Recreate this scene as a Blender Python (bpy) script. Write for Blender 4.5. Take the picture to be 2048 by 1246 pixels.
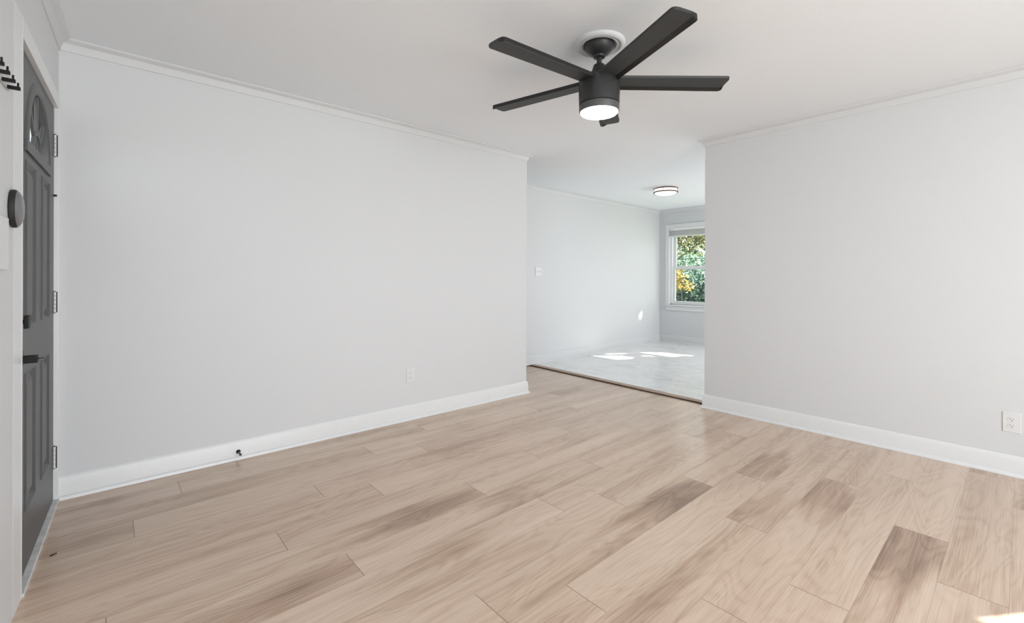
import bpy, bmesh, math, random
from mathutils import Vector, Matrix, noise

S = bpy.context.scene
for o in list(bpy.data.objects):
    bpy.data.objects.remove(o)
COL = S.collection
PI = math.pi

# ------------------------------------------------------------------ camera
W_PX, H_PX, F_PX = 2048.0, 1246.0, 904.3
YAW = math.atan2(1024.0, F_PX)            # heading of the view, measured from +X
CAM_H, ROLL = 1.18, 0.0028
cd = bpy.data.cameras.new('camera')
cam = bpy.data.objects.new('camera', cd)
COL.objects.link(cam)
cd.sensor_fit = 'HORIZONTAL'
cd.sensor_width = 36.0
cd.lens = F_PX / W_PX * 36.0
cd.shift_y = -67.5 / W_PX
cd.clip_start = 0.02
cam.matrix_world = (Matrix.Translation((0, 0, CAM_H)) @ Matrix.Rotation(YAW - PI / 2, 4, 'Z')
                    @ Matrix.Rotation(PI / 2, 4, 'X') @ Matrix.Rotation(ROLL, 4, 'Z'))
S.camera = cam

# ------------------------------------------------------------------ view, sky, sun, daylight
S.view_settings.view_transform = 'Standard'
S.view_settings.look = 'None'
S.view_settings.exposure = 0.18
S.view_settings.gamma = 1.0
S.view_settings.use_curve_mapping = False
S.cycles.use_denoising = True
S.cycles.max_bounces = 10
S.cycles.diffuse_bounces = 6
S.cycles.glossy_bounces = 4
S.cycles.transmission_bounces = 8
S.cycles.transparent_max_bounces = 12
S.cycles.sample_clamp_indirect = 6.0
S.cycles.blur_glossy = 0.5

world = bpy.data.worlds.new('sky')
S.world = world
world.use_nodes = True
bg = world.node_tree.nodes['Background']
bg.inputs['Color'].default_value = (0.93, 0.97, 1.0, 1)
bg.inputs['Strength'].default_value = 2.6

SUN_H = Vector((-0.83, 0.56)).normalized()     # horizontal travel of the sunlight
SUN_TAN = 0.70                                 # tangent of the sun's height
SUN_DIR = Vector((SUN_H.x, SUN_H.y, -SUN_TAN)).normalized()
sl = bpy.data.lights.new('sun', 'SUN')
sl.energy = 22.0
sl.angle = math.radians(0.6)
sl.color = (1.0, 0.95, 0.88)
so = bpy.data.objects.new('sun', sl)
so.rotation_euler = SUN_DIR.to_track_quat('-Z', 'Y').to_euler()
so.location = (6, -6, 8)
COL.objects.link(so)


def daylight(name, loc, direction, sx, sy, watts, color=(0.93, 0.965, 1.0), portal=False):
    l = bpy.data.lights.new(name, 'AREA')
    l.shape = 'RECTANGLE'
    l.size, l.size_y = sx, sy
    l.energy = watts
    l.color = color
    if portal:
        l.cycles.is_portal = True
    o = bpy.data.objects.new(name, l)
    o.location = loc
    o.rotation_euler = Vector(direction).to_track_quat('-Z', 'Y').to_euler()
    COL.objects.link(o)
    return o


# the picture window behind the camera, the dining window and an added unseen dining fill
daylight('daylight_front_window', (1.20, -2.64, 1.32), (0, 1, 0), 2.5, 1.62, 90)
daylight('daylight_dining_window', (7.80, 3.23, 1.39), (-1, 0, 0), 2.1, 1.35, 1, portal=True)
daylight('fill_dining_end', (6.9, 0.86, 1.3), (0, 1, 0), 1.15, 0.8, 28, color=(1.0, 0.97, 0.945))

# ------------------------------------------------------------------ materials
MATS = {}


def srgb(r, g, b):
    def f(c):
        c /= 255.0
        return c / 12.92 if c <= 0.04045 else ((c + 0.055) / 1.055) ** 2.4
    return (f(r), f(g), f(b), 1)


class NT:
    def __init__(self, name):
        self.m = bpy.data.materials.new(name)
        self.m.use_nodes = True
        self.t = self.m.node_tree
        self.b = self.t.nodes['Principled BSDF']

    def n(self, kind, **kw):
        nd = self.t.nodes.new(kind)
        for k, v in kw.items():
            setattr(nd, k, v)
        return nd

    def l(self, a, b):
        self.t.links.new(a, b)

    def math(self, op, a, b=None, c=None, clamp=False):
        nd = self.n('ShaderNodeMath', operation=op)
        nd.use_clamp = clamp
        for i, v in enumerate((a, b, c)):
            if v is None:
                continue
            if isinstance(v, (int, float)):
                nd.inputs[i].default_value = v
            else:
                self.l(v, nd.inputs[i])
        return nd.outputs[0]

    def mix(self, fac, a, b, blend='MIX'):
        nd = self.n('ShaderNodeMix', data_type='RGBA', blend_type=blend)
        for sock, v in ((nd.inputs[0], fac), (nd.inputs[6], a), (nd.inputs[7], b)):
            if hasattr(v, 'links') or isinstance(v, bpy.types.NodeSocket):
                self.l(v, sock)
            else:
                sock.default_value = v
        return nd.outputs[2]

    def ramp(self, fac, stops):
        nd = self.n('ShaderNodeValToRGB')
        cr = nd.color_ramp
        while len(cr.elements) < len(stops):
            cr.elements.new(0.5)
        for e, (p, c) in zip(cr.elements, stops):
            e.position = p
            e.color = c if len(c) == 4 else (*c, 1)
        self.l(fac, nd.inputs[0])
        return nd.outputs[0]


def paint(name, col, rough=0.5, bump=0.0, scale=60.0, metal=0.0, var=0.03, spec=0.5):
    k = NT(name)
    tc = k.n('ShaderNodeTexCoord')
    ns = k.n('ShaderNodeTexNoise')
    ns.inputs['Scale'].default_value = scale
    ns.inputs['Detail'].default_value = 4
    k.l(tc.outputs['Object'], ns.inputs['Vector'])
    lo = tuple(max(0, c * (1 - var)) for c in col[:3])
    hi = tuple(min(1, c * (1 + var)) for c in col[:3])
    k.l(k.ramp(ns.outputs['Fac'], [(0.3, lo), (0.7, hi)]), k.b.inputs['Base Color'])
    k.b.inputs['Roughness'].default_value = rough
    k.b.inputs['Metallic'].default_value = metal
    k.b.inputs['Specular IOR Level'].default_value = spec
    if bump:
        bp = k.n('ShaderNodeBump')
        bp.inputs['Strength'].default_value = bump
        bp.inputs['Distance'].default_value = 0.002
        k.l(ns.outputs['Fac'], bp.inputs['Height'])
        k.l(bp.outputs['Normal'], k.b.inputs['Normal'])
    MATS[name] = k.m
    return k.m


paint('wall_paint', (0.668, 0.680, 0.697), 0.55, 0.08, 140, var=0.012, spec=0.3)
paint('ceiling_paint', (0.85, 0.88, 0.92), 0.8, 0.10, 120, var=0.012, spec=0.2)
paint('trim_paint', (0.75, 0.762, 0.775), 0.32, 0.05, 40, var=0.01)
paint('worn_white_paint', (0.60, 0.60, 0.595), 0.45, 0.15, 22, var=0.16)
paint('door_paint', (0.082, 0.082, 0.084), 0.42, 0.12, 220, var=0.05)
paint('fan_black', (0.027, 0.027, 0.028), 0.42, 0.05, 300, var=0.06)
paint('blade_black', (0.033, 0.0335, 0.035), 0.55, 0.10, 260, var=0.10)
paint('edge_shade_black', (0.009, 0.009, 0.0095), 0.5, 0.10, 260, var=0.10)  # darker than the blade: the lip's occlusion is put into the colour
paint('ring_lit_grey', (0.085, 0.085, 0.087), 0.5, var=0.04)  # paler than the fan body: the lens glow is painted into this grey
paint('hardware_black', (0.006, 0.006, 0.006), 0.5, var=0.1, spec=0.25)
paint('matte_black', (0.012, 0.012, 0.012), 0.6, 0.3, 900, var=0.3)
paint('dome_grey', (0.16, 0.16, 0.165), 0.18, var=0.02)
paint('white_plastic', (0.72, 0.725, 0.73), 0.30, var=0.01)
paint('socket_dark', (0.05, 0.05, 0.05), 0.5, var=0.1)
paint('grey_plastic', (0.46, 0.46, 0.46), 0.4, var=0.05)
paint('stop_metal', (0.10, 0.10, 0.10), 0.35, metal=0.6, var=0.05)
paint('copper_bronze', (0.15, 0.085, 0.055), 0.4, metal=0.3, var=0.08)
paint('dark_gap', (0.035, 0.020, 0.012), 0.7, var=0.2)
paint('bark', (0.10, 0.075, 0.055), 0.9, 0.8, 30, var=0.35)
paint('lawn', (0.09, 0.13, 0.045), 0.9, 0.6, 8, var=0.4)
paint('blocker_white', (0.75, 0.75, 0.74), 0.6, var=0.02)
paint('porch_concrete', (0.40, 0.39, 0.37), 0.85, 0.4, 30, var=0.12)
paint('cable_black', (0.012, 0.012, 0.013), 0.6, var=0.1)


def glow(name, col, strength):
    k = NT(name)
    k.b.inputs['Base Color'].default_value = (0.9, 0.9, 0.9, 1)
    k.b.inputs['Emission Color'].default_value = (*col, 1)
    k.b.inputs['Emission Strength'].default_value = strength
    k.b.inputs['Roughness'].default_value = 0.35
    MATS[name] = k.m


glow('fan_lens', (1.0, 0.95, 0.89), 30.0)
glow('frosted_glass', (1.0, 0.94, 0.89), 1.0)


def glass(name, tint=(1, 1, 1, 1)):
    k = NT(name)
    t = k.t
    tr = k.n('ShaderNodeBsdfTransparent')
    tr.inputs['Color'].default_value = tint
    gl = k.n('ShaderNodeBsdfGlossy')
    gl.inputs['Roughness'].default_value = 0.02
    lw = k.n('ShaderNodeLayerWeight')
    fr = k.n('ShaderNodeMath', operation='MULTIPLY_ADD')
    k.l(k.math('POWER', lw.outputs['Facing'], 5.0), fr.inputs[0])
    fr.inputs[1].default_value = 0.6
    fr.inputs[2].default_value = 0.03
    mx = k.n('ShaderNodeMixShader')
    k.l(fr.outputs[0], mx.inputs[0])
    k.l(tr.outputs[0], mx.inputs[1])
    k.l(gl.outputs[0], mx.inputs[2])
    k.l(mx.outputs[0], t.nodes['Material Output'].inputs['Surface'])
    MATS[name] = k.m


glass('window_glass', (0.97, 0.99, 0.985, 1))
glass('fan_lite_glass', (0.93, 0.94, 0.95, 1))


def wood_floor():
    k = NT('oak_planks')
    uv = k.n('ShaderNodeUVMap', uv_map='plank')
    at = k.n('ShaderNodeAttribute', attribute_name='tone')
    sep = k.n('ShaderNodeSeparateXYZ')
    k.l(uv.outputs[0], sep.inputs[0])
    u, v = sep.outputs[0], sep.outputs[1]          # metres along and across one plank
    ac = k.n('ShaderNodeSeparateColor')
    k.l(at.outputs['Color'], ac.inputs[0])
    tone, dpos, dstr = ac.outputs[0], ac.outputs[1], ac.outputs[2]
    off = at.outputs['Alpha']
    offm = k.math('MULTIPLY', off, 37.0)

    def coord(su, sv):
        c = k.n('ShaderNodeCombineXYZ')
        k.l(k.math('MULTIPLY_ADD', u, su, offm), c.inputs[0])
        k.l(k.math('MULTIPLY', v, sv), c.inputs[1])
        k.l(offm, c.inputs[2])
        return c.outputs[0]

    def noise_tex(vec, scale, detail, rough=0.55, dist=0.0):
        n = k.n('ShaderNodeTexNoise')
        n.inputs['Scale'].default_value = scale
        n.inputs['Detail'].default_value = detail
        n.inputs['Roughness'].default_value = rough
        n.inputs['Distortion'].default_value = dist
        k.l(vec, n.inputs['Vector'])
        return n.outputs['Fac']

    fine = noise_tex(coord(0.9, 60), 3.0, 6, 0.68)         # fine fibres
    broad = noise_tex(coord(0.40, 9.0), 1.0, 4, 0.55, 0.2)   # broad bands
    # cathedral grain: contour lines of a stretched noise
    field = noise_tex(coord(1.1, 5.5), 1.0, 2, 0.45, 0.3)
    rings = k.math('SINE', k.math('MULTIPLY', field, 95.0))
    rings = k.math('MULTIPLY_ADD', rings, 0.5, 0.5)
    rings = k.math('POWER', rings, 2.0)
    # heartwood: a darker stretch somewhere along the plank
    d = k.math('ABSOLUTE', k.math('SUBTRACT', u, k.math('MULTIPLY', dpos, 1.54)))
    near = k.math('SUBTRACT', 1.0, k.math('DIVIDE', d, 0.48), clamp=True)
    edge = noise_tex(coord(0.75, 6.0), 1.5, 3, 0.5, 0.3)
    heart = k.math('MULTIPLY', k.math('MULTIPLY_ADD', edge, 3.2, k.math('MULTIPLY_ADD', near, 1.2, -1.72)), dstr, clamp=True)
    # add up
    dark = k.math('MULTIPLY', k.math('SUBTRACT', broad, 0.5), 1.05)
    dark = k.math('ADD', dark, k.math('MULTIPLY', k.math('SUBTRACT', fine, 0.5), 0.85))
    dark = k.math('ADD', dark, k.math('MULTIPLY', k.math('SUBTRACT', tone, 0.5), 0.26))
    dark = k.math('ADD', dark, k.math('MULTIPLY', k.math('SUBTRACT', rings, 0.35), 0.12))
    dark = k.math('ADD', dark, k.math('MULTIPLY', heart, 0.46))
    pores = noise_tex(coord(3.0, 210), 2.2, 3, 0.6)
    pores = k.math('MULTIPLY', k.math('SUBTRACT', pores, 0.57, clamp=True), 1.6)
    dark = k.math('ADD', dark, pores)
    dark = k.math('ADD', dark, 0.30, clamp=True)
    col = k.ramp(dark, [(0.0, srgb(216, 195, 177)), (0.35, srgb(200, 177, 158)), (0.65, srgb(178, 152, 132)), (1.0, srgb(140, 115, 98))])
    # joints between planks
    ve = k.math('MINIMUM', v, k.math('SUBTRACT', 0.188, v))
    at2 = k.n('ShaderNodeAttribute', attribute_name='plank_len')
    ue = k.math('MINIMUM', u, k.math('SUBTRACT', at2.outputs['Fac'], u))
    jv = k.math('LESS_THAN', ve, 0.0007)
    ju = k.math('LESS_THAN', ue, 0.0014)
    joint = k.math('MAXIMUM', k.math('MULTIPLY', jv, 0.35), k.math('MULTIPLY', ju, 0.75))
    col = k.mix(joint, col, srgb(110, 86, 70))
    k.l(col, k.b.inputs['Base Color'])
    k.l(k.math('MULTIPLY_ADD', fine, 0.12, 0.19), k.b.inputs['Roughness'])
    k.b.inputs['Specular IOR Level'].default_value = 0.5
    bp = k.n('ShaderNodeBump')
    bp.inputs['Strength'].default_value = 0.12
    bp.inputs['Distance'].default_value = 0.001
    k.l(k.math('SUBTRACT', fine, joint), bp.inputs['Height'])
    k.l(bp.outputs['Normal'], k.b.inputs['Normal'])
    MATS['oak_planks'] = k.m


wood_floor()


def strip_wood():
    k = NT('tan_strip')
    tc = k.n('ShaderNodeTexCoord')
    mp = k.n('ShaderNodeMapping')
    mp.inputs['Scale'].default_value = (40, 3, 40)
    k.l(tc.outputs['Object'], mp.inputs[0])
    ns = k.n('ShaderNodeTexNoise')
    ns.inputs['Scale'].default_value = 2.0
    ns.inputs['Detail'].default_value = 5
    k.l(mp.outputs[0], ns.inputs['Vector'])
    k.l(k.ramp(ns.outputs['Fac'], [(0.3, srgb(140, 112, 92)), (0.7, srgb(186, 162, 142))]), k.b.inputs['Base Color'])
    k.b.inputs['Roughness'].default_value = 0.45
    MATS['tan_strip'] = k.m


strip_wood()


def marble():
    k = NT('marble_tile')
    tc = k.n('ShaderNodeTexCoord')
    rot = k.n('ShaderNodeMapping')
    rot.inputs['Rotation'].default_value = (0, 0, 0.9)
    rot.inputs['Scale'].default_value = (1.6, 0.5, 1)
    k.l(tc.outputs['Object'], rot.inputs[0])
    big = k.n('ShaderNodeTexNoise')
    big.inputs['Scale'].default_value = 3.2
    big.inputs['Detail'].default_value = 7
    big.inputs['Roughness'].default_value = 0.62
    big.inputs['Distortion'].default_value = 1.4
    k.l(rot.outputs[0], big.inputs['Vector'])
    vein = k.math('ABSOLUTE', k.math('SUBTRACT', big.outputs['Fac'], 0.5))
    vein = k.math('SUBTRACT', 1.0, k.math('MULTIPLY', vein, 16.0), clamp=True)
    vein = k.math('POWER', vein, 1.6)
    cloud = k.n('ShaderNodeTexNoise')
    cloud.inputs['Scale'].default_value = 1.7
    k.l(tc.outputs['Object'], cloud.inputs['Vector'])
    f = k.math('MULTIPLY', vein, k.math('MULTIPLY_ADD', cloud.outputs['Fac'], 1.6, -0.35, clamp=True), clamp=True)
    col = k.mix(f, (0.82, 0.82, 0.82, 1), (0.50, 0.50, 0.51, 1))
    br = k.n('ShaderNodeTexBrick')
    br.offset = 0.0
    br.inputs['Scale'].default_value = 1.0
    br.inputs['Brick Width'].default_value = 0.46
    br.inputs['Row Height'].default_value = 0.46
    br.inputs['Mortar Size'].default_value = 0.0016
    br.inputs['Mortar Smooth'].default_value = 0.3
    k.l(tc.outputs['Object'], br.inputs['Vector'])
    col = k.mix(k.math('MULTIPLY', br.outputs['Fac'], 0.7), col, (0.55, 0.55, 0.55, 1))
    k.l(col, k.b.inputs['Base Color'])
    k.b.inputs['Roughness'].default_value = 0.20
    k.b.inputs['Specular IOR Level'].default_value = 0.85
    MATS['marble_tile'] = k.m


marble()


def leaf(name, a, b, c):
    k = NT(name)
    at = k.n('ShaderNodeAttribute', attribute_name='leaf_tone')
    col = k.ramp(at.outputs['Fac'], [(0.0, a), (0.5, b), (1.0, c)])
    k.l(col, k.b.inputs['Base Color'])
    k.b.inputs['Roughness'].default_value = 0.35
    tr = k.n('ShaderNodeBsdfTranslucent')
    k.l(col, tr.inputs['Color'])
    mx = k.n('ShaderNodeMixShader')
    mx.inputs[0].default_value = 0.55
    k.l(k.b.outputs[0], mx.inputs[1])
    k.l(tr.outputs[0], mx.inputs[2])
    k.l(mx.outputs[0], k.t.nodes['Material Output'].inputs['Surface'])
    MATS[name] = k.m


leaf('leaf_deep_green', (0.006, 0.030, 0.030, 1), (0.035, 0.10, 0.065, 1), (0.34, 0.46, 0.34, 1))
leaf('leaf_light_green', (0.06, 0.16, 0.11, 1), (0.22, 0.36, 0.24, 1), (0.55, 0.66, 0.54, 1))
leaf('leaf_yellow', (0.12, 0.10, 0.02, 1), (0.46, 0.34, 0.09, 1), (0.78, 0.68, 0.38, 1))
leaf('leaf_olive', (0.025, 0.04, 0.02, 1), (0.16, 0.18, 0.07, 1), (0.56, 0.54, 0.32, 1))

paint('blind_white', (0.88, 0.88, 0.88), 0.4, var=0.01)

# ------------------------------------------------------------------ mesh helpers


def box(bm, x0, x1, y0, y1, z0, z1):
    vs = [bm.verts.new(p) for p in ((x0, y0, z0), (x1, y0, z0), (x1, y1, z0), (x0, y1, z0),
                                    (x0, y0, z1), (x1, y0, z1), (x1, y1, z1), (x0, y1, z1))]
    for f in ((3, 2, 1, 0), (4, 5, 6, 7), (0, 1, 5, 4), (1, 2, 6, 5), (2, 3, 7, 6), (3, 0, 4, 7)):
        bm.faces.new([vs[i] for i in f])
    return vs


def prism(bm, pts, z0, z1):
    """extrude a counter-clockwise outline in XY from z0 to z1"""
    a = [bm.verts.new((p[0], p[1], z0)) for p in pts]
    b = [bm.verts.new((p[0], p[1], z1)) for p in pts]
    n = len(pts)
    bm.faces.new(list(reversed(a)))
    bm.faces.new(b)
    for i in range(n):
        bm.faces.new((a[i], a[(i + 1) % n], b[(i + 1) % n], b[i]))
    return a + b


def lathe(bm, prof, seg=48, m=None, start=0.0, end=2 * PI):
    """revolve (radius, height) pairs about Z, then place by m"""
    full = abs(end - start - 2 * PI) < 1e-6
    cnt = seg if full else seg + 1
    rings = []
    for r, z in prof:
        if r < 1e-6:
            rings.append([bm.verts.new((0, 0, z))])
        else:
            rings.append([bm.verts.new((r * math.cos(start + (end - start) * i / seg),
                                        r * math.sin(start + (end - start) * i / seg), z)) for i in range(cnt)])
    for A, B in zip(rings, rings[1:]):
        for i in range(seg):
            j = (i + 1) % cnt
            if len(A) == 1 and len(B) == 1:
                continue
            if len(A) == 1:
                bm.faces.new((A[0], B[j], B[i]))
            elif len(B) == 1:
                bm.faces.new((A[i], A[j], B[0]))
            else:
                bm.faces.new((A[i], A[j], B[j], B[i]))
    if m is not None:
        vs = [v for r in rings for v in r]
        bmesh.ops.transform(bm, matrix=m, verts=vs)


def rod(bm, p0, p1, r0, r1=None, seg=12):
    p0, p1 = Vector(p0), Vector(p1)
    r1 = r0 if r1 is None else r1
    L = (p1 - p0).length
    q = (p1 - p0).to_track_quat('Z', 'Y').to_matrix().to_4x4()
    lathe(bm, [(0, 0), (r0, 0), (r1, L), (0, L)], seg, Matrix.Translation(p0) @ q)


def sweep(bm, path, prof):
    """sweep a profile of (outward, z) pairs along a 2-D path; outward is to the right of travel"""
    n = len(path)
    P = [Vector(p) for p in path]
    rings = []
    for i in range(n):
        d0 = (P[i] - P[i - 1]).normalized() if i else None
        d1 = (P[i + 1] - P[i]).normalized() if i < n - 1 else None
        n0 = Vector((d0.y, -d0.x)) if d0 else None
        n1 = Vector((d1.y, -d1.x)) if d1 else None
        if n0 is None:
            mm = n1
        elif n1 is None:
            mm = n0
        else:
            s = n0 + n1
            mm = s / max(1e-6, s.dot(n0))
        rings.append([bm.verts.new((P[i].x + mm.x * o, P[i].y + mm.y * o, z)) for o, z in prof])
    k = len(prof)
    for A, B in zip(rings, rings[1:]):
        for i in range(k):
            j = (i + 1) % k
            bm.faces.new((A[i], A[j], B[j], B[i]))
    bm.faces.new(rings[0])
    bm.faces.new(list(reversed(rings[-1])))


def obj(name, bm, mat, parent=None, bevel=0.0, smooth=True, seg=2, angle=35):
    if bm.faces:
        bmesh.ops.recalc_face_normals(bm, faces=bm.faces[:])
    me = bpy.data.meshes.new(name)
    bm.to_mesh(me)
    bm.free()
    mats = mat if isinstance(mat, (list, tuple)) else [mat]
    for m_ in mats:
        me.materials.append(MATS[m_])
    if smooth:
        for p in me.polygons:
            p.use_smooth = True
        me.set_sharp_from_angle(angle=math.radians(angle))
    o = bpy.data.objects.new(name, me)
    COL.objects.link(o)
    if parent is not None:
        o.parent = parent
    if bevel:
        b = o.modifiers.new('edge', 'BEVEL')
        b.width = bevel
        b.segments = seg
        b.limit_method = 'ANGLE'
        b.angle_limit = math.radians(40)
    return o


def tag(o, label, cat, group=None, kind=None):
    o['label'] = label
    o['category'] = cat
    if group:
        o['group'] = group
    if kind:
        o['kind'] = kind
    return o


def thing(name, label, cat, loc=(0, 0, 0), rz=0.0, group=None, kind=None):
    o = bpy.data.objects.new(name, None)
    COL.objects.link(o)
    o.location = loc
    o.rotation_euler = (0, 0, rz)
    o.empty_display_size = 0.1
    return tag(o, label, cat, group, kind)


def struct(name, bm, mat, label, cat, **kw):
    return tag(obj(name, bm, mat, **kw), label, cat, kind='structure')


def NB():
    return bmesh.new()


# ------------------------------------------------------------------ layout (metres)
CEIL = 2.44
YB = 3.38            # face of the long wall
XE = 3.184           # where the long wall ends
XR = 4.055           # face of the right wall
YR = 1.931           # where the right wall ends
YF = -2.60           # front wall, behind the camera
LW = (-0.341, 0.037)  # door wall: x = a + b*y
XD = 7.65            # far dining wall


def lwx(y):
    return LW[0] + LW[1] * y


def dwy(x):          # dining side wall
    return 4.405 + 0.0284 * (x - 4.2)


TR = ((4.137, 1.90), (4.197, 4.46))   # wood strip between the two floors

# ------------------------------------------------------------------ floors
random.seed(11)
PW, PL, Y0 = 0.188, 1.535, 0.409
joints = {-1: 2.807, 0: 1.96, 1: 3.165, 2: 2.275, 3: 2.843, 4: 2.55, 5: 1.99, 6: 1.713, 7: 2.284,
          8: 1.52, 9: 2.105, 10: 1.103, 11: 0.855, 12: 0.076, 13: 1.31, 14: 0.285}
# (row, index of plank right of the joint=0): where the darker heartwood lies, and how strong
hearts = {(1, -1): (0.84, 1.25), (3, 0): (0.14, 1.3), (-1, -1): (0.86, 1.2), (8, -1): (0.75, 0.9),
          (9, 0): (0.25, 0.5), (2, 0): (0.1, 0.5), (4, -1): (0.80, 0.85), (6, -1): (0.6, 0.8), (7, -1): (0.55, 0.75),
          (12, -1): (0.9, 0.5), (14, -1): (0.8, 0.6), (13, 0): (0.5, 0.6), (11, 0): (0.6, 0.4)}
bm = NB()
uvl = bm.loops.layers.uv.new('plank')
cl = bm.loops.layers.float_color.new('tone')
ll = bm.faces.layers.float.new('plank_len')
for r in range(-18, 22):
    y0 = Y0 + PW * r
    y1 = y0 + PW
    ya, yb = max(y0, YF - 0.02), min(y1, 4.50)
    if yb <= ya:
        continue
    jx = joints.get(r, random.uniform(0, PL))
    for k in range(-4, 4):
        x0, x1 = jx + k * PL, jx + (k + 1) * PL
        xa, xb = max(x0, -0.45), min(x1, 4.215)
        if xb <= xa:
            continue
        f = bm.faces.new([bm.verts.new((x, y, 0)) for x, y in ((xa, ya), (xb, ya), (xb, yb), (xa, yb))])
        dp, ds = hearts.get((r, k), (random.random(), random.choice((0, 0, 0.15, 0.3, 0.45))))
        c = (random.uniform(0.1, 0.9), dp, ds, random.random())
        f[ll] = PL
        for lp in f.loops:
            lp[uvl].uv = (lp.vert.co.x - x0, lp.vert.co.y - y0)
            lp[cl] = c
floor = struct('floor', bm, 'oak_planks', 'light oak plank floor of the living room', 'floor', smooth=False)

bm = NB()
prism(bm, [(TR[0][0] + 0.03, 0.70), (XD + 0.1, 0.70), (XD + 0.1, 4.7), (TR[1][0] + 0.03, 4.7)], -0.05, 0.012)
struct('floor_dining', bm, 'marble_tile', 'white marble tile floor of the dining room beyond the opening', 'floor', smooth=False)

t = thing('trim_threshold', 'tan wood strip where the oak planks meet the marble tiles', 'floor trim', kind='structure')
(tx0, ty0), (tx1, ty1) = TR
bm = NB()
prism(bm, [(tx0 + 0.003, ty0), (tx0 + 0.085, ty0), (tx1 + 0.085, ty1), (tx1 + 0.003, ty1)], 0.0085, 0.0155)
obj('wood_strip', bm, 'tan_strip', t, bevel=0.002)
bm = NB()
prism(bm, [(tx0, ty0), (tx0 + 0.03, ty0), (tx1 + 0.03, ty1), (tx1, ty1)], 0.0002, 0.0085)
o = obj('subfloor_edge', bm, 'dark_gap', t)
o['label'] = 'dark gap under the strip'

bm = NB()
prism(bm, [(-0.6, YF - 0.12), (XR + 0.11, YF - 0.12), (XR + 0.11, 0.70), (XD + 0.14, 0.70), (XD + 0.14, 4.8), (-0.6, 4.8)], CEIL, CEIL + 0.12)
struct('ceiling', bm, 'ceiling_paint', 'flat white ceiling running on into the dining room', 'ceiling')

# ------------------------------------------------------------------ walls
A_LW = math.atan(LW[1])
DY0, DY1, DTOP = 2.437, 3.351, 2.056          # door slab along the door wall
bm = NB()   # built in the frame of the door wall: x out into the room, y along
box(bm, -0.075, 0, -2.75, DY0 - 0.024, -0.05, CEIL)
box(bm, -0.075, 0, DY1 + 0.012, 3.42, -0.05, CEIL)
box(bm, -0.075, 0, DY0 - 0.024, DY1 + 0.012, DTOP + 0.012, CEIL)
o = struct('wall_left', bm, 'wall_paint', 'white wall with the grey entry door at the left', 'wall')
o.location = (LW[0], 0, 0)
o.rotation_euler = (0, 0, -A_LW)

bm = NB()
box(bm, lwx(YB) - 0.073, XE, YB, YB + 0.12, -0.05, CEIL)
struct('wall_back', bm, 'wall_paint', 'long plain white wall between the entry door and the opening', 'wall')
bm = NB()   # with a side window just outside the picture
for a in ((-1.112, YR, -0.05, CEIL), (YF - 0.12, -1.55, -0.05, CEIL), (-1.55, -1.112, -0.05, 0.95), (-1.55, -1.112, 1.61, CEIL)):
    box(bm, XR, XR + 0.11, a[0], a[1], a[2], a[3])
struct('wall_right', bm, 'wall_paint', 'plain white wall right of the opening', 'wall')
bm = NB()   # with a picture window
WX0, WX1, WZ0, WZ1 = -0.10, 2.50, 0.48, 2.15
for a in ((-0.6, WX0, -0.05, CEIL), (WX1, XR + 0.11, -0.05, CEIL), (WX0, WX1, -0.05, WZ0), (WX0, WX1, WZ1, CEIL)):
    box(bm, a[0], a[1], YF - 0.12, YF, a[2], a[3])
struct('wall_front', bm, 'wall_paint', 'white wall behind the camera with the picture window', 'wall')
bm = NB()
prism(bm, [(1.5, dwy(1.5)), (XD + 0.12, dwy(XD + 0.12)), (XD + 0.12, 4.75), (1.5, 4.75)], -0.05, CEIL)
struct('wall_dining_side', bm, 'wall_paint', 'white dining room wall with the switch plate', 'wall')
# far dining wall with the twin window
OY0, OY1, OZ0, OZ1 = 2.16, 4.30, 0.70, 2.085
bm = NB()
for a in ((0.7, OY0, -0.05, CEIL), (OY1, 4.75, -0.05, CEIL), (OY0, OY1, -0.05, OZ0), (OY0, OY1, OZ1, CEIL)):
    box(bm, XD, XD + 0.14, a[0], a[1], a[2], a[3])
struct('wall_dining_far', bm, 'wall_paint', 'white dining room wall around the window', 'wall')
bm = NB()   # unseen end of the dining room, with an opening added for fill light
for a in ((XR + 0.11, 6.3, -0.05, CEIL), (7.5, XD + 0.14, -0.05, CEIL), (6.3, 7.5, -0.05, 0.9), (6.3, 7.5, 1.7, CEIL)):
    box(bm, a[0], a[1], 0.70, 0.82, a[2], a[3])
struct('wall_dining_near', bm, 'wall_paint', 'white wall at the hidden end of the dining room', 'wall')
bm = NB()
box(bm, 1.38, 1.5, YB + 0.12, 4.75, -0.05, CEIL)
struct('wall_hall', bm, 'wall_paint', 'white end wall of the hall behind the long wall', 'wall')

# ------------------------------------------------------------------ baseboards and crown
BASE = [(0, 0), (0.030, 0), (0.0295, 0.006), (0.026, 0.014), (0.020, 0.019), (0.0145, 0.020), (0.0145, 0.092),
        (0.0125, 0.098), (0.0125, 0.103), (0.008, 0.113), (0.0035, 0.120), (0, 0.121)]
CROWN = [(0, CEIL - 0.062), (0.006, CEIL - 0.062), (0.009, CEIL - 0.054), (0.010, CEIL - 0.046), (0.020, CEIL - 0.024),
         (0.034, CEIL - 0.016), (0.040, CEIL - 0.014), (0.045, CEIL - 0.010), (0.045, CEIL - 0.0005), (0, CEIL - 0.0005)]


def lift(prof, dz):
    return [(a, b + dz) for a, b in prof]


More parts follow.
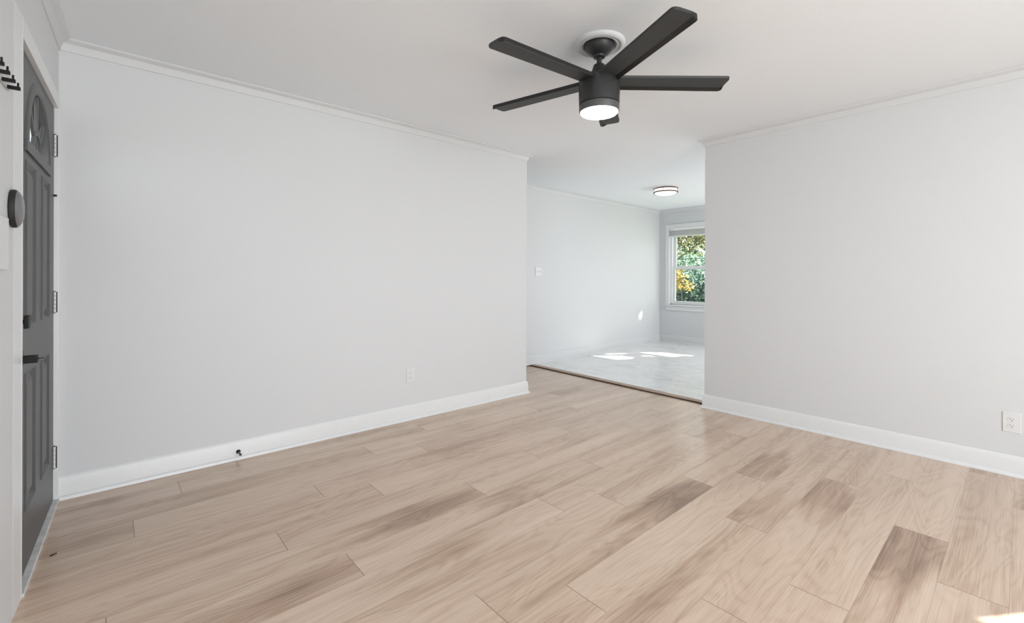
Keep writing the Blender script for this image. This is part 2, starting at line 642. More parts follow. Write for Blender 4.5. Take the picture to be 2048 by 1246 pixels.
path_back = [(lwx(YB) + 0.002, YB), (XE, YB), (XE, YB + 0.12), (1.5, YB + 0.12)]
path_right = [(XR + 0.11, 0.82), (XR + 0.11, YR), (XR, YR), (XR, YF)]
path_dining = [(1.5, dwy(1.5)), (XD, dwy(XD)), (XD, 0.82)]
path_left_c = [(lwx(YF), YF), (lwx(YB), YB)]
for nm, p, lb in (('back', path_back, 'white baseboard along the long plain wall'),
                  ('right', path_right, 'white baseboard along the wall right of the opening'),
                  ('dining', path_dining, 'white baseboard around the dining room')):
    bm = NB()
    sweep(bm, p, lift(BASE, 0.012 if nm == 'dining' else 0.0003))
    struct('baseboard_' + nm, bm, 'wall_paint' if nm == 'dining' else 'trim_paint', lb, 'baseboard', angle=25)
for nm, p, lb in (('back', path_back, 'slim white crown moulding above the long plain wall'),
                  ('right', path_right, 'slim white crown moulding above the wall right of the opening'),
                  ('dining', path_dining, 'slim white crown moulding around the dining room'),
                  ('left', path_left_c, 'slim white crown moulding above the entry door')):
    bm = NB()
    sweep(bm, p, CROWN)
    struct('trim_crown_' + nm, bm, 'wall_paint', lb, 'crown moulding', angle=25)

# ------------------------------------------------------------------ entry door
LOC = (LW[0], 0, 0)
bm = NB()
for x0, x1, y0, y1, z0, z1 in (
        (-0.004, 0.0035, 2.300, DY0 - 0.010, 0.0, DTOP + 0.075),        # casing
        (-0.0035, 0.0040, DY0 - 0.011, 3.3685, DTOP + 0.006, DTOP + 0.0745),
        (-0.0030, 0.0050, DY1 + 0.006, 3.3680, 0.0, DTOP + 0.007),
        (-0.0735, 0.0042, DY0 - 0.019, DY0 - 0.004, 0.0, DTOP + 0.0165),   # jamb and head
        (-0.0730, 0.0038, DY0 - 0.0185, DY1 + 0.0165, DTOP + 0.003, DTOP + 0.0175),
        (-0.0725, 0.0034, DY1 + 0.0035, DY1 + 0.0170, 0.0, DTOP + 0.0160)):
    for v in box(bm, x0, x1, y0, y1, z0, z1):
        if v.co.y < 2.301 and v.co.x > 0:
            v.co.x = 0.0004          # the casing feathers out into the wall
o = struct('trim_door', bm, 'trim_paint', 'white casing and jamb around the grey entry door', 'door trim', bevel=0.0015)
o.location = LOC
o.rotation_euler = (0, 0, -A_LW)
bm = NB()
box(bm, -0.09, 0.010, DY0 - 0.004, DY1 + 0.012, -0.002, 0.014)
o = struct('trim_sill', bm, 'worn_white_paint', 'scuffed white sill strip under the grey entry door', 'door sill', bevel=0.003)
o.location = LOC
o.rotation_euler = (0, 0, -A_LW)

door = thing('door_1', 'dark grey entry door with half round fan window and black hardware', 'door', LOC, -A_LW, kind='structure')
SX0, SX1 = -0.060, -0.014      # back and front of the slab
DC = (DY0 + DY1) / 2
AZ, AR = 1.715, 0.262          # fan window: springing height and opening radius
ZB = 0.016


def loop_face(bm, outer, holes, x, z_from=None):
    """a flat face in the plane X=x with holes, from (y, z) outlines"""
    es = []
    for pts in [outer] + holes:
        vs = [bm.verts.new((x, p[0], p[1])) for p in pts]
        for i in range(len(vs)):
            es.append(bm.edges.new((vs[i], vs[(i + 1) % len(vs)])))
    bmesh.ops.triangle_fill(bm, use_beauty=True, use_dissolve=False, edges=es)


def arch(r, z0, c=DC, n=28, sq=1.0):
    return [(c + r * math.cos(PI * i / n), z0 + sq * r * math.sin(PI * i / n)) for i in range(n + 1)]


def rect(a, b, c, d):
    return [(a, c), (b, c), (b, d), (a, d)]


panels = [(2.600, 2.818, 0.978, 1.642), (2.970, 3.188, 0.978, 1.642), (2.600, 2.818, 0.25, 0.80), (2.970, 3.188, 0.25, 0.80)]
bm = NB()
outer = rect(DY0, DY1, ZB, DTOP)
hole = arch(AR, AZ)
for x in (SX0, SX1):
    loop_face(bm, outer, [hole] + ([rect(*p) for p in panels] if x == SX1 else []), x)
for pts in (outer, hole):
    n = len(pts)
    for i in range(n):
        a, b = pts[i], pts[(i + 1) % n]
        bm.faces.new([bm.verts.new(q) for q in ((SX0, a[0], a[1]), (SX0, b[0], b[1]), (SX1, b[0], b[1]), (SX1, a[0], a[1]))])
bmesh.ops.remove_doubles(bm, verts=bm.verts[:], dist=0.0001)
obj('slab', bm, 'door_paint', door, smooth=False)


def panel_mesh(y0, y1, z0, z1):
    bm = NB()
    steps = [(0.0, 0.0), (0.004, 0.004), (0.012, -0.002), (0.024, -0.009), (0.030, -0.009), (0.050, -0.001), (0.054, 0.0)]
    rings = []
    for ins, dx in steps:
        rings.append([bm.verts.new((SX1 + dx, p[0], p[1])) for p in rect(y0 + ins, y1 - ins, z0 + ins, z1 - ins)])
    for A, B in zip(rings, rings[1:]):
        for i in range(4):
            bm.faces.new((A[i], A[(i + 1) % 4], B[(i + 1) % 4], B[i]))
    bm.faces.new(rings[-1])
    return bm


for p in panels:
    obj('panel', panel_mesh(*p), 'door_paint', door, smooth=False)

# fan window: moulded frame, glass, sunburst muntins
bm = NB()
prof = [(AR - 0.004, SX1 - 0.012), (AR - 0.004, SX1 + 0.003), (AR + 0.006, SX1 + 0.009), (AR + 0.020, SX1 + 0.008),
        (AR + 0.034, SX1 + 0.006), (AR + 0.042, SX1 + 0.003), (AR + 0.046, SX1 - 0.0005)]
N = 40
rings = []
for i in range(N + 1):
    a = PI * i / N
    rings.append([bm.verts.new((x, DC + r * math.cos(a), AZ + r * math.sin(a))) for r, x in prof])
for A, B in zip(rings, rings[1:]):
    for i in range(len(prof) - 1):
        bm.faces.new((A[i], A[i + 1], B[i + 1], B[i]))
box(bm, SX1 - 0.012, SX1 + 0.009, DC - AR - 0.046, DC + AR + 0.046, AZ - 0.040, AZ + 0.004)
fr = obj('fan_window_frame', bm, 'door_paint', door, angle=30)
bm = NB()
for i in range(3):
    a = PI * (i + 1) / 4
    d, e = Vector((0, math.cos(a), math.sin(a))), Vector((0, -math.sin(a), math.cos(a)))
    c = Vector((0, DC, AZ))
    q = []
    for x in (SX1 - 0.012, SX1 - 0.001):
        for s, t_ in ((-1, 0.095), (1, 0.095), (1, AR), (-1, AR)):
            p = c + d * t_ + e * (0.009 * s)
            q.append(bm.verts.new((x, p.y, p.z)))
    for f in ((0, 1, 2, 3), (4, 5, 6, 7), (0, 1, 5, 4), (1, 2, 6, 5), (2, 3, 7, 6), (3, 0, 4, 7)):
        bm.faces.new([q[i_] for i_ in f])
rings = []
for i in range(21):
    a = PI * i / 20
    rings.append([bm.verts.new((x, DC + r * math.cos(a), AZ + r * math.sin(a)))
                  for r, x in ((0.086, SX1 - 0.012), (0.086, SX1 - 0.001), (0.104, SX1 - 0.001), (0.104, SX1 - 0.012))])
for A, B in zip(rings, rings[1:]):
    for i in range(4):
        bm.faces.new((A[i], A[(i + 1) % 4], B[(i + 1) % 4], B[i]))
obj('sunburst_muntin', bm, 'door_paint', fr, bevel=0.002)
bm = NB()
pts = arch(AR + 0.004, AZ - 0.004)
for x in (SX1 - 0.018, SX1 - 0.0165):
    bm.faces.new([bm.verts.new((x, p[0], p[1])) for p in pts])
obj('fan_window_glass', bm, 'fan_lite_glass', fr, smooth=False)

# hinges on the far edge
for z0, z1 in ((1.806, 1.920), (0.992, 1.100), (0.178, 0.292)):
    bm = NB()
    box(bm, SX1 - 0.003, SX1 + 0.0015, DY1 - 0.030, DY1 + 0.002, z0, z1)
    h = obj('hinge', bm, 'door_paint', door)
    h['label'] = 'hinge leaf on the far edge of the door'
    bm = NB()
    box(bm, SX1 + 0.0092, SX1 + 0.0146, DY1 + 0.0020, DY1 + 0.0034, z0, z1)  # dark strip painting in the shadow line behind the knuckles
    obj('hinge_shadow_strip', bm, 'socket_dark', h)
    L = (z1 - z0) / 5
    for i in range(5):
        bm = NB()
        rod(bm, (SX1 + 0.0045, DY1 + 0.001, z0 + L * i + 0.0010), (SX1 + 0.0045, DY1 + 0.001, z0 + L * (i + 1) - 0.0010), 0.0048, seg=14)
        obj('knuckle', bm, 'trim_paint', h)
    bm = NB()
    rod(bm, (SX1 + 0.0045, DY1 + 0.001, z0 - 0.003), (SX1 + 0.0045, DY1 + 0.001, z1 + 0.004), 0.0032, seg=10)
    obj('hinge_pin', bm, 'hardware_black', h)
bm = NB()
rod(bm, (SX1 - 0.002, DY1 - 0.006, 1.602), (SX1 + 0.012, DY1 - 0.006, 1.602), 0.005, seg=12)
o = obj('screw', bm, 'hardware_black', door)
o['label'] = 'small black screw head near the hinge edge'
# deadbolt thumb turn
HY = 2.497
bm = NB()
box(bm, SX1 + 0.014, SX1 + 0.0265, HY - 0.022, HY + 0.022, 0.984, 1.033)
db = obj('deadbolt', bm, 'hardware_black', door, bevel=0.0015)
db['label'] = 'square black deadbolt'
bm = NB()
rod(bm, (SX1 + 0.004, HY, 1.009), (SX1 + 0.015, HY, 1.009), 0.0075)
obj('spindle', bm, 'hardware_black', db)
bm = NB()
box(bm, SX1 - 0.001, SX1 + 0.005, HY - 0.027, HY + 0.027, 0.982, 1.036)
obj('rosette', bm, 'hardware_black', db, bevel=0.002)
# squared knob with its thin pin
bm = NB()
box(bm, SX1 + 0.006, SX1 + 0.050, HY - 0.022, HY + 0.014, 0.853, 0.880)
kn = obj('door_handle', bm, 'hardware_black', door, bevel=0.0015)
kn['label'] = 'squared black door handle'
bm = NB()
box(bm, SX1 - 0.001, SX1 + 0.007, HY - 0.032, HY + 0.032, 0.834, 0.898)
obj('rosette', bm, 'hardware_black', kn, bevel=0.002)
bm = NB()
rod(bm, (SX1 + 0.049, HY - 0.004, 0.868), (SX1 + 0.0525, HY - 0.004, 0.868), 0.006, 0.003)
rod(bm, (SX1 + 0.052, HY - 0.004, 0.868), (SX1 + 0.066, HY - 0.004, 0.868), 0.0016)
obj('lock_pin', bm, 'hardware_black', kn)

# ------------------------------------------------------------------ things on the wall beside the door
rack = thing('coat_rack', 'white coat rail with short black peg hooks high on the wall beside the entry door', 'coat rack', LOC, -A_LW)
bm = NB()
box(bm, 0.0005, 0.007, 1.80, 2.196, 1.785, 1.840)
obj('rail', bm, 'worn_white_paint', rack, bevel=0.002)
for y in (1.938, 2.012, 2.087, 2.161):
    bm = NB()
    box(bm, 0.006, 0.0355, y - 0.006, y + 0.006, 1.783, 1.7935)
    hk = obj('hook', bm, 'hardware_black', rack, bevel=0.0012)
    bm = NB()
    rod(bm, (0.0300, y, 1.792), (0.0300, y, 1.8065), 0.0026)
    obj('hook_tip', bm, 'hardware_black', hk)

dev = thing('wall_dial', 'round black domed dial on the wall between coat rail and white control panel', 'wall dial', LOC, -A_LW)
mdev = Matrix.Translation((0.0006, 2.256, 1.408)) @ Matrix.Diagonal((1, 0.80, 1, 1)) @ Matrix.Rotation(PI / 2, 4, 'Y')
bm = NB()
lathe(bm, [(0, 0), (0.060, 0), (0.064, 0.003), (0.0645, 0.010), (0.062, 0.016), (0.055, 0.017)], 48, mdev)
obj('body', bm, 'matte_black', dev)
bm = NB()
lathe(bm, [(0.0610, 0.0155), (0.0575, 0.020), (0.050, 0.0245), (0.036, 0.0285), (0.018, 0.0305), (0, 0.031)], 48, mdev)
o = obj('cover', bm, 'dome_grey', dev)
o['label'] = 'glossy dark grey domed cover'

cp = thing('control_panel', 'white plastic control panel on the wall under the black dial', 'control panel', LOC, -A_LW)
bm = NB()
box(bm, 0.0005, 0.013, 1.98, 2.148, 1.200, 1.366)
obj('housing', bm, 'white_plastic', cp, bevel=0.003)
bm = NB()
for i in range(5):
    box(bm, 0.0004, 0.0025, 2.1486, 2.184, 1.288 + i * 0.013, 1.299 + i * 0.013)
o = obj('vent', bm, 'grey_plastic', cp)
o['label'] = 'grey slotted edge of the panel'

# ------------------------------------------------------------------ outlets and switch


def outlet(name, label, loc, rz, w=0.078, h=0.122):
    t = thing(name, label, 'electrical outlet', loc, rz, group='duplex wall outlets')
    bm = NB()
    vs = box(bm, -w / 2, w / 2, -0.0055, -0.0003, -h / 2, h / 2)
    for v in vs:
        if v.co.y < -0.003:
            v.co.x *= 0.94
            v.co.z *= 0.96
    obj('plate', bm, 'white_plastic', t, bevel=0.0012)
    for s in (-1, 1):
        bm = NB()
        pts = []
        for i in range(24):
            a = 2 * PI * i / 24
            pts.append((0.0165 * math.cos(a), max(-0.0125, min(0.0125, 0.0165 * math.sin(a)))))
        vs = prism(bm, pts, 0, 0.0022)
        m = Matrix.Translation((0, -0.0054, s * 0.0195)) @ Matrix.Rotation(PI / 2, 4, 'X')
        bmesh.ops.transform(bm, matrix=m, verts=vs)
        rc = obj('receptacle', bm, 'white_plastic', t)
        bm = NB()
        y0, y1, zc = -0.0080, -0.0074, s * 0.0195
        box(bm, -0.0075, -0.0055, y0, y1, zc + 0.000, zc + 0.008)
        box(bm, 0.0055, 0.0075, y0, y1, zc + 0.001, zc + 0.007)
        rod(bm, (0, y1, zc - 0.0065), (0, y0, zc - 0.0065), 0.0026)
        obj('slots', bm, 'socket_dark', rc)
    bm = NB()
    rod(bm, (0, -0.005, 0), (0, -0.0066, 0), 0.003)
    obj('screw', bm, 'white_plastic', t)
    return t


outlet('wall_outlet', 'white duplex outlet low on the long plain wall', (1.858, YB, 0.366), 0.0)
outlet('wall_outlet', 'white duplex outlet on the right wall near the picture edge', (XR, 0.047, 0.318), -PI / 2)

sw = thing('light_switch', 'white double switch plate on the dining room wall', 'light switch', (4.378, dwy(4.378), 1.262), 0.0284)
bm = NB()
box(bm, -0.060, 0.060, -0.006, -0.0003, -0.060, 0.060)
obj('plate', bm, 'white_plastic', sw, bevel=0.002)
for x in (-0.023, 0.023):
    bm = NB()
    vs = box(bm, x - 0.005, x + 0.005, -0.016, -0.005, -0.006, 0.010)
    for v in vs:
        if v.co.y < -0.01:
            v.co.z += 0.004
    obj('toggle', bm, 'white_plastic', sw, bevel=0.001)

# ------------------------------------------------------------------ door stop and debris
ds = thing('door_stop', 'small dark metal door stop on the baseboard of the long wall', 'door stop', (0.612, YB - 0.0147, 0.050))
bm = NB()
lathe(bm, [(0, 0), (0.0125, 0), (0.0125, 0.003), (0.008, 0.008), (0, 0.008)], 24, Matrix.Rotation(PI / 2, 4, 'X'))
obj('base', bm, 'hardware_black', ds)
bm = NB()
rod(bm, (0, -0.006, 0), (0.002, -0.052, -0.004), 0.0055, 0.0045)
obj('stem', bm, 'stop_metal', ds)
bm = NB()
lathe(bm, [(0, 0), (0.007, 0.001), (0.008, 0.006), (0.0065, 0.012), (0, 0.014)], 20,
      Matrix.Translation((0.002, -0.050, -0.004)) @ Matrix.Rotation(PI / 2, 4, 'X'))
obj('tip', bm, 'socket_dark', ds)

bm = NB()
vs = box(bm, -0.011, 0.011, -0.003, 0.003, 0.0005, 0.005)
for v in vs:
    v.co.y += 0.003 * math.sin(v.co.x * 180)
    if v.co.x > 0:
        v.co.y *= 0.5
        v.co.z *= 0.7
o = obj('debris_chip', bm, 'dark_gap')
o.location = (-0.186, 2.72, 0)
o.rotation_euler = (0, 0, 0.35)
tag(o, 'tiny dark sliver lying on the oak floor near the door sill', 'debris')

# ------------------------------------------------------------------ ceiling fan
FC = (1.957, 1.513)
bm = NB()
lathe(bm, [(0.084, 0), (0.086, -0.010), (0.094, -0.016), (0.102, -0.012), (0.108, -0.012), (0.116, -0.020), (0.126, -0.018),
           (0.134, -0.010), (0.136, -0.0003), (0.084, -0.0003)], 72)
o = obj('ceiling_medallion', bm, 'wall_paint', angle=50)
o.location = (FC[0], FC[1], CEIL)
tag(o, 'round white moulded ring on the ceiling around the fan mount', 'ceiling medallion')

fan = thing('ceiling_fan', 'black five blade ceiling fan with glowing round light', 'ceiling fan', (FC[0], FC[1], CEIL))
FZ = lambda z: z - CEIL
bm = NB()
lathe(bm, [(0, -0.0005), (0.079, -0.0005), (0.080, -0.010), (0.077, -0.022), (0.068, -0.040), (0.052, -0.056), (0.036, -0.066), (0.028, -0.068), (0, -0.068)], 56)
can = obj('canopy', bm, 'fan_black', fan, angle=50)
bm = NB()
lathe(bm, [(0.0, -0.060), (0.031, -0.064), (0.033, -0.069), (0.031, -0.076), (0.020, -0.079), (0, -0.079)], 40)
obj('collar', bm, 'fan_black', can)
bm = NB()
rod(bm, (0, 0, FZ(2.30)), (0, 0, FZ(2.372)), 0.0135, seg=24)
obj('downrod', bm, 'fan_black', fan)
bm = NB()
lathe(bm, [(0, FZ(2.326)), (0.024, FZ(2.326)), (0.030, FZ(2.322)), (0.033, FZ(2.312)), (0.048, FZ(2.268)), (0.052, FZ(2.258)), (0, FZ(2.258))], 40)
obj('coupling_cover', bm, 'fan_black', fan, angle=50)
bm = NB()
lathe(bm, [(0, FZ(2.262)), (0.060, FZ(2.261)), (0.098, FZ(2.254)), (0.107, FZ(2.246)), (0.109, FZ(2.236)), (0.1085, FZ(2.16)), (0.107, FZ(2.110)), (0.104, FZ(2.1085)), (0, FZ(2.1085))], 72)
mot = obj('motor_housing', bm, 'fan_black', fan, angle=50)
bm = NB()
lathe(bm, [(0, FZ(2.1075)), (0.103, FZ(2.1075)), (0.1065, FZ(2.104)), (0.1055, FZ(2.072)), (0.1035, FZ(2.069)), (0.0985, FZ(2.069)), (0.0985, FZ(2.085)), (0, FZ(2.085))], 72)
lk = obj('light_ring', bm, 'ring_lit_grey', fan, angle=40)
bm = NB()
lathe(bm, [(0.0983, FZ(2.078)), (0.0983, FZ(2.066)), (0.094, FZ(2.062)), (0.078, FZ(2.058)), (0.045, FZ(2.0555)), (0, FZ(2.055))], 64)
o = obj('light_lens', bm, 'fan_lens', lk, angle=60)
o['label'] = 'glowing white round lens'


def blade_bm(edge=False):
    """outline in (radius, across) with rounded tip corners; a chamfer runs along the leading edge"""
    bm = NB()
    r0, r1, hw0, hw1, cr = 0.085, 0.682, 0.058, 0.064, 0.020
    th = 0.009
    stations = [r0, 0.16, 0.24, 0.34, 0.44, 0.54, 0.62, r1 - cr] + [r1 - cr + cr * math.sin(a * PI / 10) for a in range(1, 6)]
    rings = []
    for r in stations:
        f = (r - r0) / (r1 - r0)
        hw = hw0 + (hw1 - hw0) * f
        if r > r1 - cr:
            s = (r - (r1 - cr)) / cr
            hw -= cr * (1 - math.sqrt(max(0, 1 - s * s)))
        c0, c1 = -hw, hw
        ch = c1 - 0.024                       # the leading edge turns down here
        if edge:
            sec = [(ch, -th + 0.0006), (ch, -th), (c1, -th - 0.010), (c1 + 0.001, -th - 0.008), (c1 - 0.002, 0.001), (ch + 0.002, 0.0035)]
        else:
            sec = [(c0, 0.002), (c0 + 0.003, -th), (ch, -th), (ch, 0.0035), (c0 + 0.01, 0.004)]
        rings.append([bm.verts.new((r, c, z)) for c, z in sec])
    k = len(rings[0])
    for A, B in zip(rings, rings[1:]):
        for i in range(k):
            bm.faces.new((A[i], A[(i + 1) % k], B[(i + 1) % k], B[i]))
    bm.faces.new(rings[0])
    bm.faces.new(list(reversed(rings[-1])))
    return bm


bl = obj('blade', blade_bm(), 'blade_black', fan, angle=20)
be = obj('leading_edge', blade_bm(True), 'edge_shade_black', bl, angle=20)
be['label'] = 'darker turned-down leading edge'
for i in range(5):
    a = math.radians(31.5 + 72 * i)
    b = bl
    if i:
        b = bl.copy()
        COL.objects.link(b)
        b.parent = fan
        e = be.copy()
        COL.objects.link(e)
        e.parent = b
    b.matrix_local = (Matrix.Translation((0, 0, FZ(2.238))) @ Matrix.Rotation(a, 4, 'Z') @ Matrix.Rotation(math.radians(-4), 4, 'X'))

# ------------------------------------------------------------------ dining ceiling light
DL = (5.76, 3.30)
dl = thing('ceiling_light', 'round flush ceiling light with frosted bowl and bronze rings in the dining room', 'ceiling light', (DL[0], DL[1], CEIL))
bm = NB()
lathe(bm, [(0, -0.0005), (0.135, -0.0005), (0.135, -0.018), (0, -0.018)], 48)
obj('mounting_plate', bm, 'white_plastic', dl)
bm = NB()
lathe(bm, [(0.150, -0.012), (0.154, -0.016), (0.154, -0.064), (0.145, -0.078), (0.118, -0.092), (0.080, -0.102), (0.040, -0.107), (0, -0.1085)], 64)
obj('glass_bowl', bm, 'frosted_glass', dl, angle=60)
for z in (-0.014, -0.062):
    bm = NB()
    lathe(bm, [(0.150, z), (0.163, z + 0.001), (0.166, z - 0.006), (0.163, z - 0.014), (0.148, z - 0.013), (0.150, z)], 72)
    obj('ring', bm, 'copper_bronze', dl, angle=50)
for i in range(4):
    a = math.radians(17 + 90 * i)
    bm = NB()
    rod(bm, (0.160 * math.cos(a), 0.160 * math.sin(a), -0.018), (0.160 * math.cos(a), 0.160 * math.sin(a), -0.068), 0.003)
    obj('post', bm, 'copper_bronze', dl)

# ------------------------------------------------------------------ dining window
win = thing('window_1', 'white twin double hung dining window with greenery outside', 'window', (XD, 0, 0), kind='structure')
bm = NB()
cz = 0.075
box(bm, -0.018, 0.0, OY1, OY1 + cz, OZ0 - 0.005, OZ1 + cz)
box(bm, -0.018, 0.0, OY0 - cz, OY0, OZ0 - 0.005, OZ1 + cz)
box(bm, -0.018, 0.0, OY0, OY1, OZ1, OZ1 + cz)
MY = (OY0 + OY1) / 2
box(bm, -0.018, 0.11, MY - 0.035, MY + 0.035, OZ0, OZ1)
obj('casing', bm, 'trim_paint', win, bevel=0.004)
bm = NB()
box(bm, -0.050, 0.05, OY0 - cz - 0.02, OY1 + cz + 0.02, OZ0 - 0.024, OZ0)
obj('stool', bm, 'trim_paint', win, bevel=0.005)
bm = NB()
box(bm, -0.016, 0.0, OY0 - cz, OY1 + cz, OZ0 - 0.105, OZ0 - 0.024)
obj('apron', bm, 'trim_paint', win, bevel=0.003)
bm = NB()
for a, b in ((OY1 - 0.03, OY1), (OY0, OY0 + 0.03), (MY + 0.035, MY + 0.06), (MY - 0.06, MY - 0.035)):
    box(bm, 0.03, 0.14, a, b, OZ0, OZ1)
box(bm, 0.03, 0.14, OY0, OY1, OZ1 - 0.03, OZ1)
box(bm, 0.03, 0.14, OY0, OY1, OZ0, OZ0 + 0.012)
obj('window_frame', bm, 'trim_paint', win)
for u0, u1 in ((MY + 0.06, OY1 - 0.03), (OY0 + 0.03, MY - 0.06)):
    for nm, z0, z1, x0 in (('upper_sash', 1.335, OZ1 - 0.03, 0.095), ('lower_sash', OZ0 + 0.012, 1.400, 0.060)):
        bm = NB()
        st = 0.050
        rb, rt = (0.050, 0.045) if nm == 'upper_sash' else (0.052, 0.052)
        box(bm, x0, x0 + 0.032, u0, u0 + st, z0, z1)
        box(bm, x0, x0 + 0.032, u1 - st, u1, z0, z1)
        box(bm, x0, x0 + 0.032, u0 + st, u1 - st, z0, z0 + rb)
        box(bm, x0, x0 + 0.032, u0 + st, u1 - st, z1 - rt, z1)
        s_ = obj(nm, bm, 'trim_paint', win, bevel=0.002)
        bm = NB()
        box(bm, x0 + 0.014, x0 + 0.018, u0 + st - 0.004, u1 - st + 0.004, z0 + rb - 0.004, z1 - rt + 0.004)
        obj('pane', bm, 'window_glass', s_, smooth=False)

# two raised blinds, one in each half
for i, (a, b) in enumerate(((MY + 0.040, OY1 - 0.006), (OY0 + 0.006, MY - 0.040))):
    bd = thing('window_blind', ('white blind drawn up at the top of the dining window, end nearest the corner',
                                'white blind drawn up in the hidden half of the dining window')[i], 'window blind',
               (XD, (a + b) / 2, OZ1))
    hw = (b - a) / 2
    bm = NB()
    box(bm, -0.012, 0.028, -hw, hw, -0.042, -0.001)
    obj('headrail', bm, 'blind_white', bd, bevel=0.002)
    bm = NB()
    for j in range(16):
        box(bm, -0.016, 0.026, -hw + 0.004, hw - 0.004, -0.052 - j * 0.0055, -0.0495 - j * 0.0055)
    obj('slats', bm, 'blind_white', bd)
    bm = NB()
    box(bm, -0.014, 0.026, -hw + 0.003, hw - 0.003, -0.155, -0.140)
    obj('bottom_rail', bm, 'blind_white', bd, bevel=0.003)
    bm = NB()
    rod(bm, (-0.016, hw - 0.05, -0.020), (-0.020, hw - 0.05, -0.014), 0.006)
    obj('cord_lock', bm, 'grey_plastic', bd)

# ------------------------------------------------------------------ outside
bm = NB()
box(bm, -14, 60, -14, 60, -0.90, -0.60)
struct('ground', bm, 'lawn', 'green lawn outside the windows', 'ground')
bm = NB()
box(bm, -2.6, -0.56, 0.8, 4.4, -0.25, -0.08)
struct('floor_porch', bm, 'porch_concrete', 'concrete stoop outside the entry door', 'porch floor')


def foliage(name, mat, parent, clumps, n, size, seed, test=None):
    """n folded leaves inside ellipsoidal clumps [(centre, radii)]"""
    rnd = random.Random(seed)
    verts, faces, tone = [], [], []
    wts = [c[1][0] * c[1][1] * c[1][2] for c in clumps]
    while len(faces) < n * 2:
        (cx, cy, cz), (rx, ry, rz) = rnd.choices(clumps, wts)[0]
        d = Vector((rnd.gauss(0, 1), rnd.gauss(0, 1), rnd.gauss(0, 1))).normalized()
        r = rnd.random() ** 0.45
        p = Vector((cx + d.x * rx * r, cy + d.y * ry * r, cz + d.z * rz * r))
        if test and not test(p):
            if rnd.random() < 0.9995:
                n -= 0.25
                continue
        ax = Vector((rnd.gauss(0, 1), rnd.gauss(0, 1), rnd.gauss(-0.4, 0.7))).normalized()
        sd = ax.cross(Vector((rnd.gauss(0, 1), rnd.gauss(0, 1), rnd.gauss(0, 1)))).normalized()
        up = ax.cross(sd)
        L = size * rnd.uniform(0.6, 1.35)
        w = L * rnd.uniform(0.24, 0.38)
        i = len(verts)
        verts += [p - ax * L / 2, p + sd * w + up * w * 0.35, p + ax * L / 2, p - sd * w + up * w * 0.35]
        faces += [(i, i + 1, i + 2), (i, i + 2, i + 3)]
        v = min(1, max(0, rnd.gauss(0.45, 0.26)))
        tone += [v, v]
    me = bpy.data.meshes.new(name)
    me.from_pydata([tuple(v) for v in verts], [], faces)
    me.materials.append(MATS[mat])
    at = me.attributes.new('leaf_tone', 'FLOAT', 'FACE')
    at.data.foreach_set('value', tone)
    o = bpy.data.objects.new(name, me)
    COL.objects.link(o)
    o.parent = parent
    return o


def tree(name, label, cat, base, mat, clumps, n, size, seed, trunk, group=None, test=None):
    t = thing(name, label, cat, base, group=group)
    bm = NB()
    rnd = random.Random(seed + 1)
    top = Vector((0, 0, trunk[1]))
    rod(bm, (0, 0, -0.05), top, trunk[0], trunk[0] * 0.55, 10)
    for c, r in clumps:
        st = Vector((0, 0, trunk[1] * rnd.uniform(0.5, 1.0)))
        c = Vector(c)
        mid = st.lerp(c, 0.5) + Vector((rnd.uniform(-.1, .1), rnd.uniform(-.1, .1), rnd.uniform(0, .15)))
        rod(bm, st, mid, trunk[0] * 0.4, trunk[0] * 0.25, 8)
        rod(bm, mid, c, trunk[0] * 0.25, trunk[0] * 0.1, 8)
    obj('trunk', bm, 'bark', t)
    foliage('foliage', mat, t, clumps, n, size, seed, test)
    return t


GZ = -0.60
# things seen through the dining window
tree('evergreen_shrub', 'deep green leafy shrub filling the lower dining window panes', 'shrub', (11.8, 6.0, GZ), 'leaf_deep_green',
     [((0, 0, 1.25), (0.9, 1.2, 0.90)), ((0.3, 1.0, 1.2), (0.8, 0.9, 0.85)), ((0.2, -1.0, 1.2), (0.8, 0.9, 0.85)), ((0.4, 0.2, 0.6), (0.8, 1.4, 0.55))],
     10000, 0.105, 3, (0.06, 1.0))
tree('yellow_sapling', 'small yellow leaved sapling in front of the deep green shrub', 'tree', (10.35, 5.50, GZ), 'leaf_yellow',
     [((0, 0.05, 1.82), (0.16, 0.20, 0.20)), ((0.05, 0.12, 1.60), (0.16, 0.14, 0.12)), ((0, -0.16, 1.58), (0.14, 0.14, 0.12))],
     210, 0.095, 8, (0.012, 1.5))
tree('autumn_tree', 'autumn tree with olive leaves at the top of the dining window', 'tree', (14.6, 9.3, GZ), 'leaf_olive',
     [((0, -1.9, 3.0), (0.8, 1.0, 0.50)), ((0.1, -1.0, 3.5), (0.8, 0.9, 0.7)), ((0, -2.8, 3.4), (0.8, 0.9, 0.7)), ((0, -1.6, 3.9), (0.9, 1.5, 0.6)), ((0, 0.3, 3.4), (0.9, 1.0, 0.8))],
     4200, 0.125, 6, (0.09, 3.0))
tree('light_green_tree', 'pale green tree between the shrub and the autumn leaves outside the dining window', 'tree', (17.6, 10.6, GZ), 'leaf_light_green',
     [((0, -1.8, 2.5), (0.9, 1.2, 0.75)), ((0.2, -0.6, 2.6), (0.9, 1.1, 0.8)), ((0, -3.0, 2.5), (0.9, 1.1, 0.8)), ((0, -1.8, 1.3), (0.8, 1.8, 0.8)), ((0, 0.5, 2.4), (0.8, 0.9, 0.8))],
     3600, 0.14, 5, (0.10, 2.2))
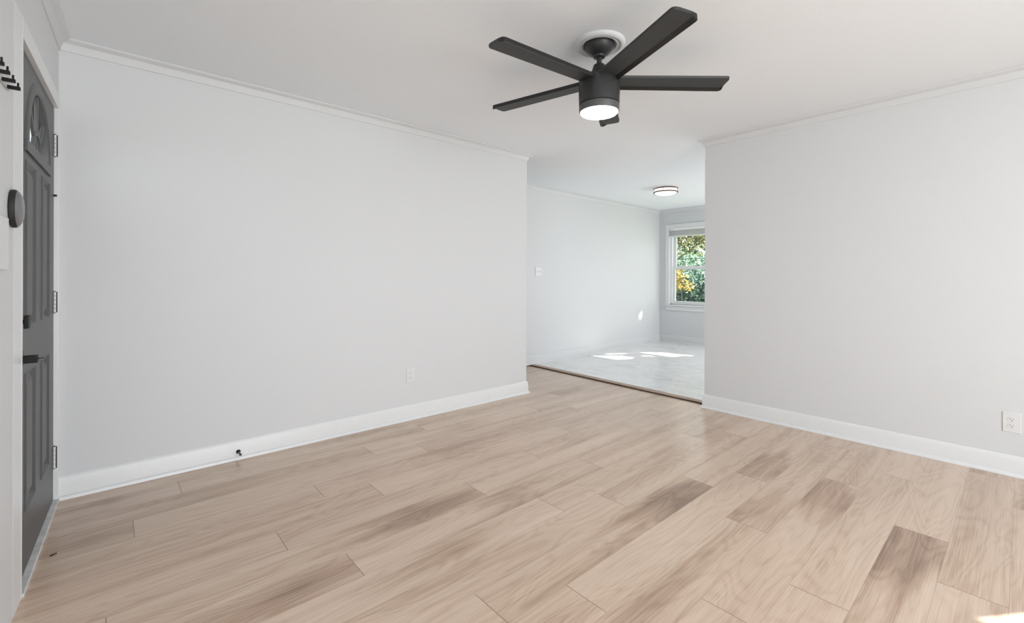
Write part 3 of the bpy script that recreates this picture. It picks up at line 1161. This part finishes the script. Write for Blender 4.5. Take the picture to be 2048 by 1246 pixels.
tree('golden_tree', 'golden leaved tree farthest back outside the dining window', 'tree', (20.6, 12.2, GZ), 'leaf_yellow',
     [((0, -2.4, 3.75), (0.9, 0.7, 0.55)), ((0, -1.4, 4.0), (0.8, 0.8, 0.6)), ((0.1, -3.2, 3.9), (0.8, 0.6, 0.5)), ((0, 0, 3.8), (0.9, 1.0, 0.8))],
     2200, 0.16, 16, (0.09, 3.0))

# unseen tree added to mask the sun; gaps cut to shape the dining patches
PATCH = [  # centre on the dining floor, long half, short half, heading
    (5.47, 4.04, 0.31, 0.12, -0.72), (5.82, 4.16, 0.14, 0.02, -0.5),
    (6.34, 3.74, 0.27, 0.09, -0.95), (6.17, 3.60, 0.25, 0.025, -0.75), (6.50, 3.40, 0.12, 0.02, -1.1)]
k_ = SUN_TAN


def shade_test(base):
    def f(p):
        q = Vector(base) + p
        t_ = (q.z - 0.012) / k_
        fx, fy = q.x + SUN_H.x * t_, q.y + SUN_H.y * t_
        for cx, cy, a, b, h in PATCH:
            dx, dy = fx - cx, fy - cy
            u, v = dx * math.cos(h) + dy * math.sin(h), -dx * math.sin(h) + dy * math.cos(h)
            if (u / (a + 0.065)) ** 2 + (v / (b + 0.065)) ** 2 < 1:
                return False
        # gap for the sliver on the wall near the corner
        t2 = (4.48 - q.y) / SUN_H.y
        wx, wz = q.x + SUN_H.x * t2, q.z - k_ * t2
        if abs(wx - 6.998) < 0.07 and abs(wz - 0.51) < 0.15:
            return False
        return True
    return f


D = 4.2
tb = Vector((XD - SUN_H.x * D + 0.2, 3.15 - SUN_H.y * D, GZ))
cz0 = 1.3 + k_ * D - GZ
tree('sun_mask_tree', 'unseen dense tree added to mask the sun at the dining window', 'tree', tuple(tb), 'leaf_deep_green',
     [((0, 0, cz0), (0.5, 1.9, 1.25)), ((0.25, 0.3, cz0 + 0.2), (0.45, 1.7, 1.1)), ((-0.2, -0.3, cz0 - 0.1), (0.45, 1.7, 1.1))],
     15000, 0.13, 21, (0.14, cz0 - 0.4), test=shade_test(tb))

line = thing('clothesline', 'thin dark line strung between posts across the trees outside the dining window', 'clothesline', (16.2, 8.4, GZ))
bm = NB()
P = [Vector((0, -2.6 + 0.26 * i, 2.56 - 0.05 * (1 - ((i - 10) / 10.0) ** 2))) for i in range(21)]
for a, b in zip(P, P[1:]):
    rod(bm, a, b, 0.013, seg=6)
obj('line', bm, 'cable_black', line)
for y in (-2.6, 2.6):
    bm = NB()
    rod(bm, (0, y, 0), (0, y, 2.66), 0.035)
    obj('post', bm, 'bark', line)

bm = NB()
box(bm, -1.0, 3.6, -4.30, YF - 0.125, 2.46, 2.60)  # unseen slab added to block direct sun at the front opening
struct('roof_sun_blocker', bm, 'blocker_white', 'unseen white porch roof added to keep sun out of the picture window', 'porch roof')
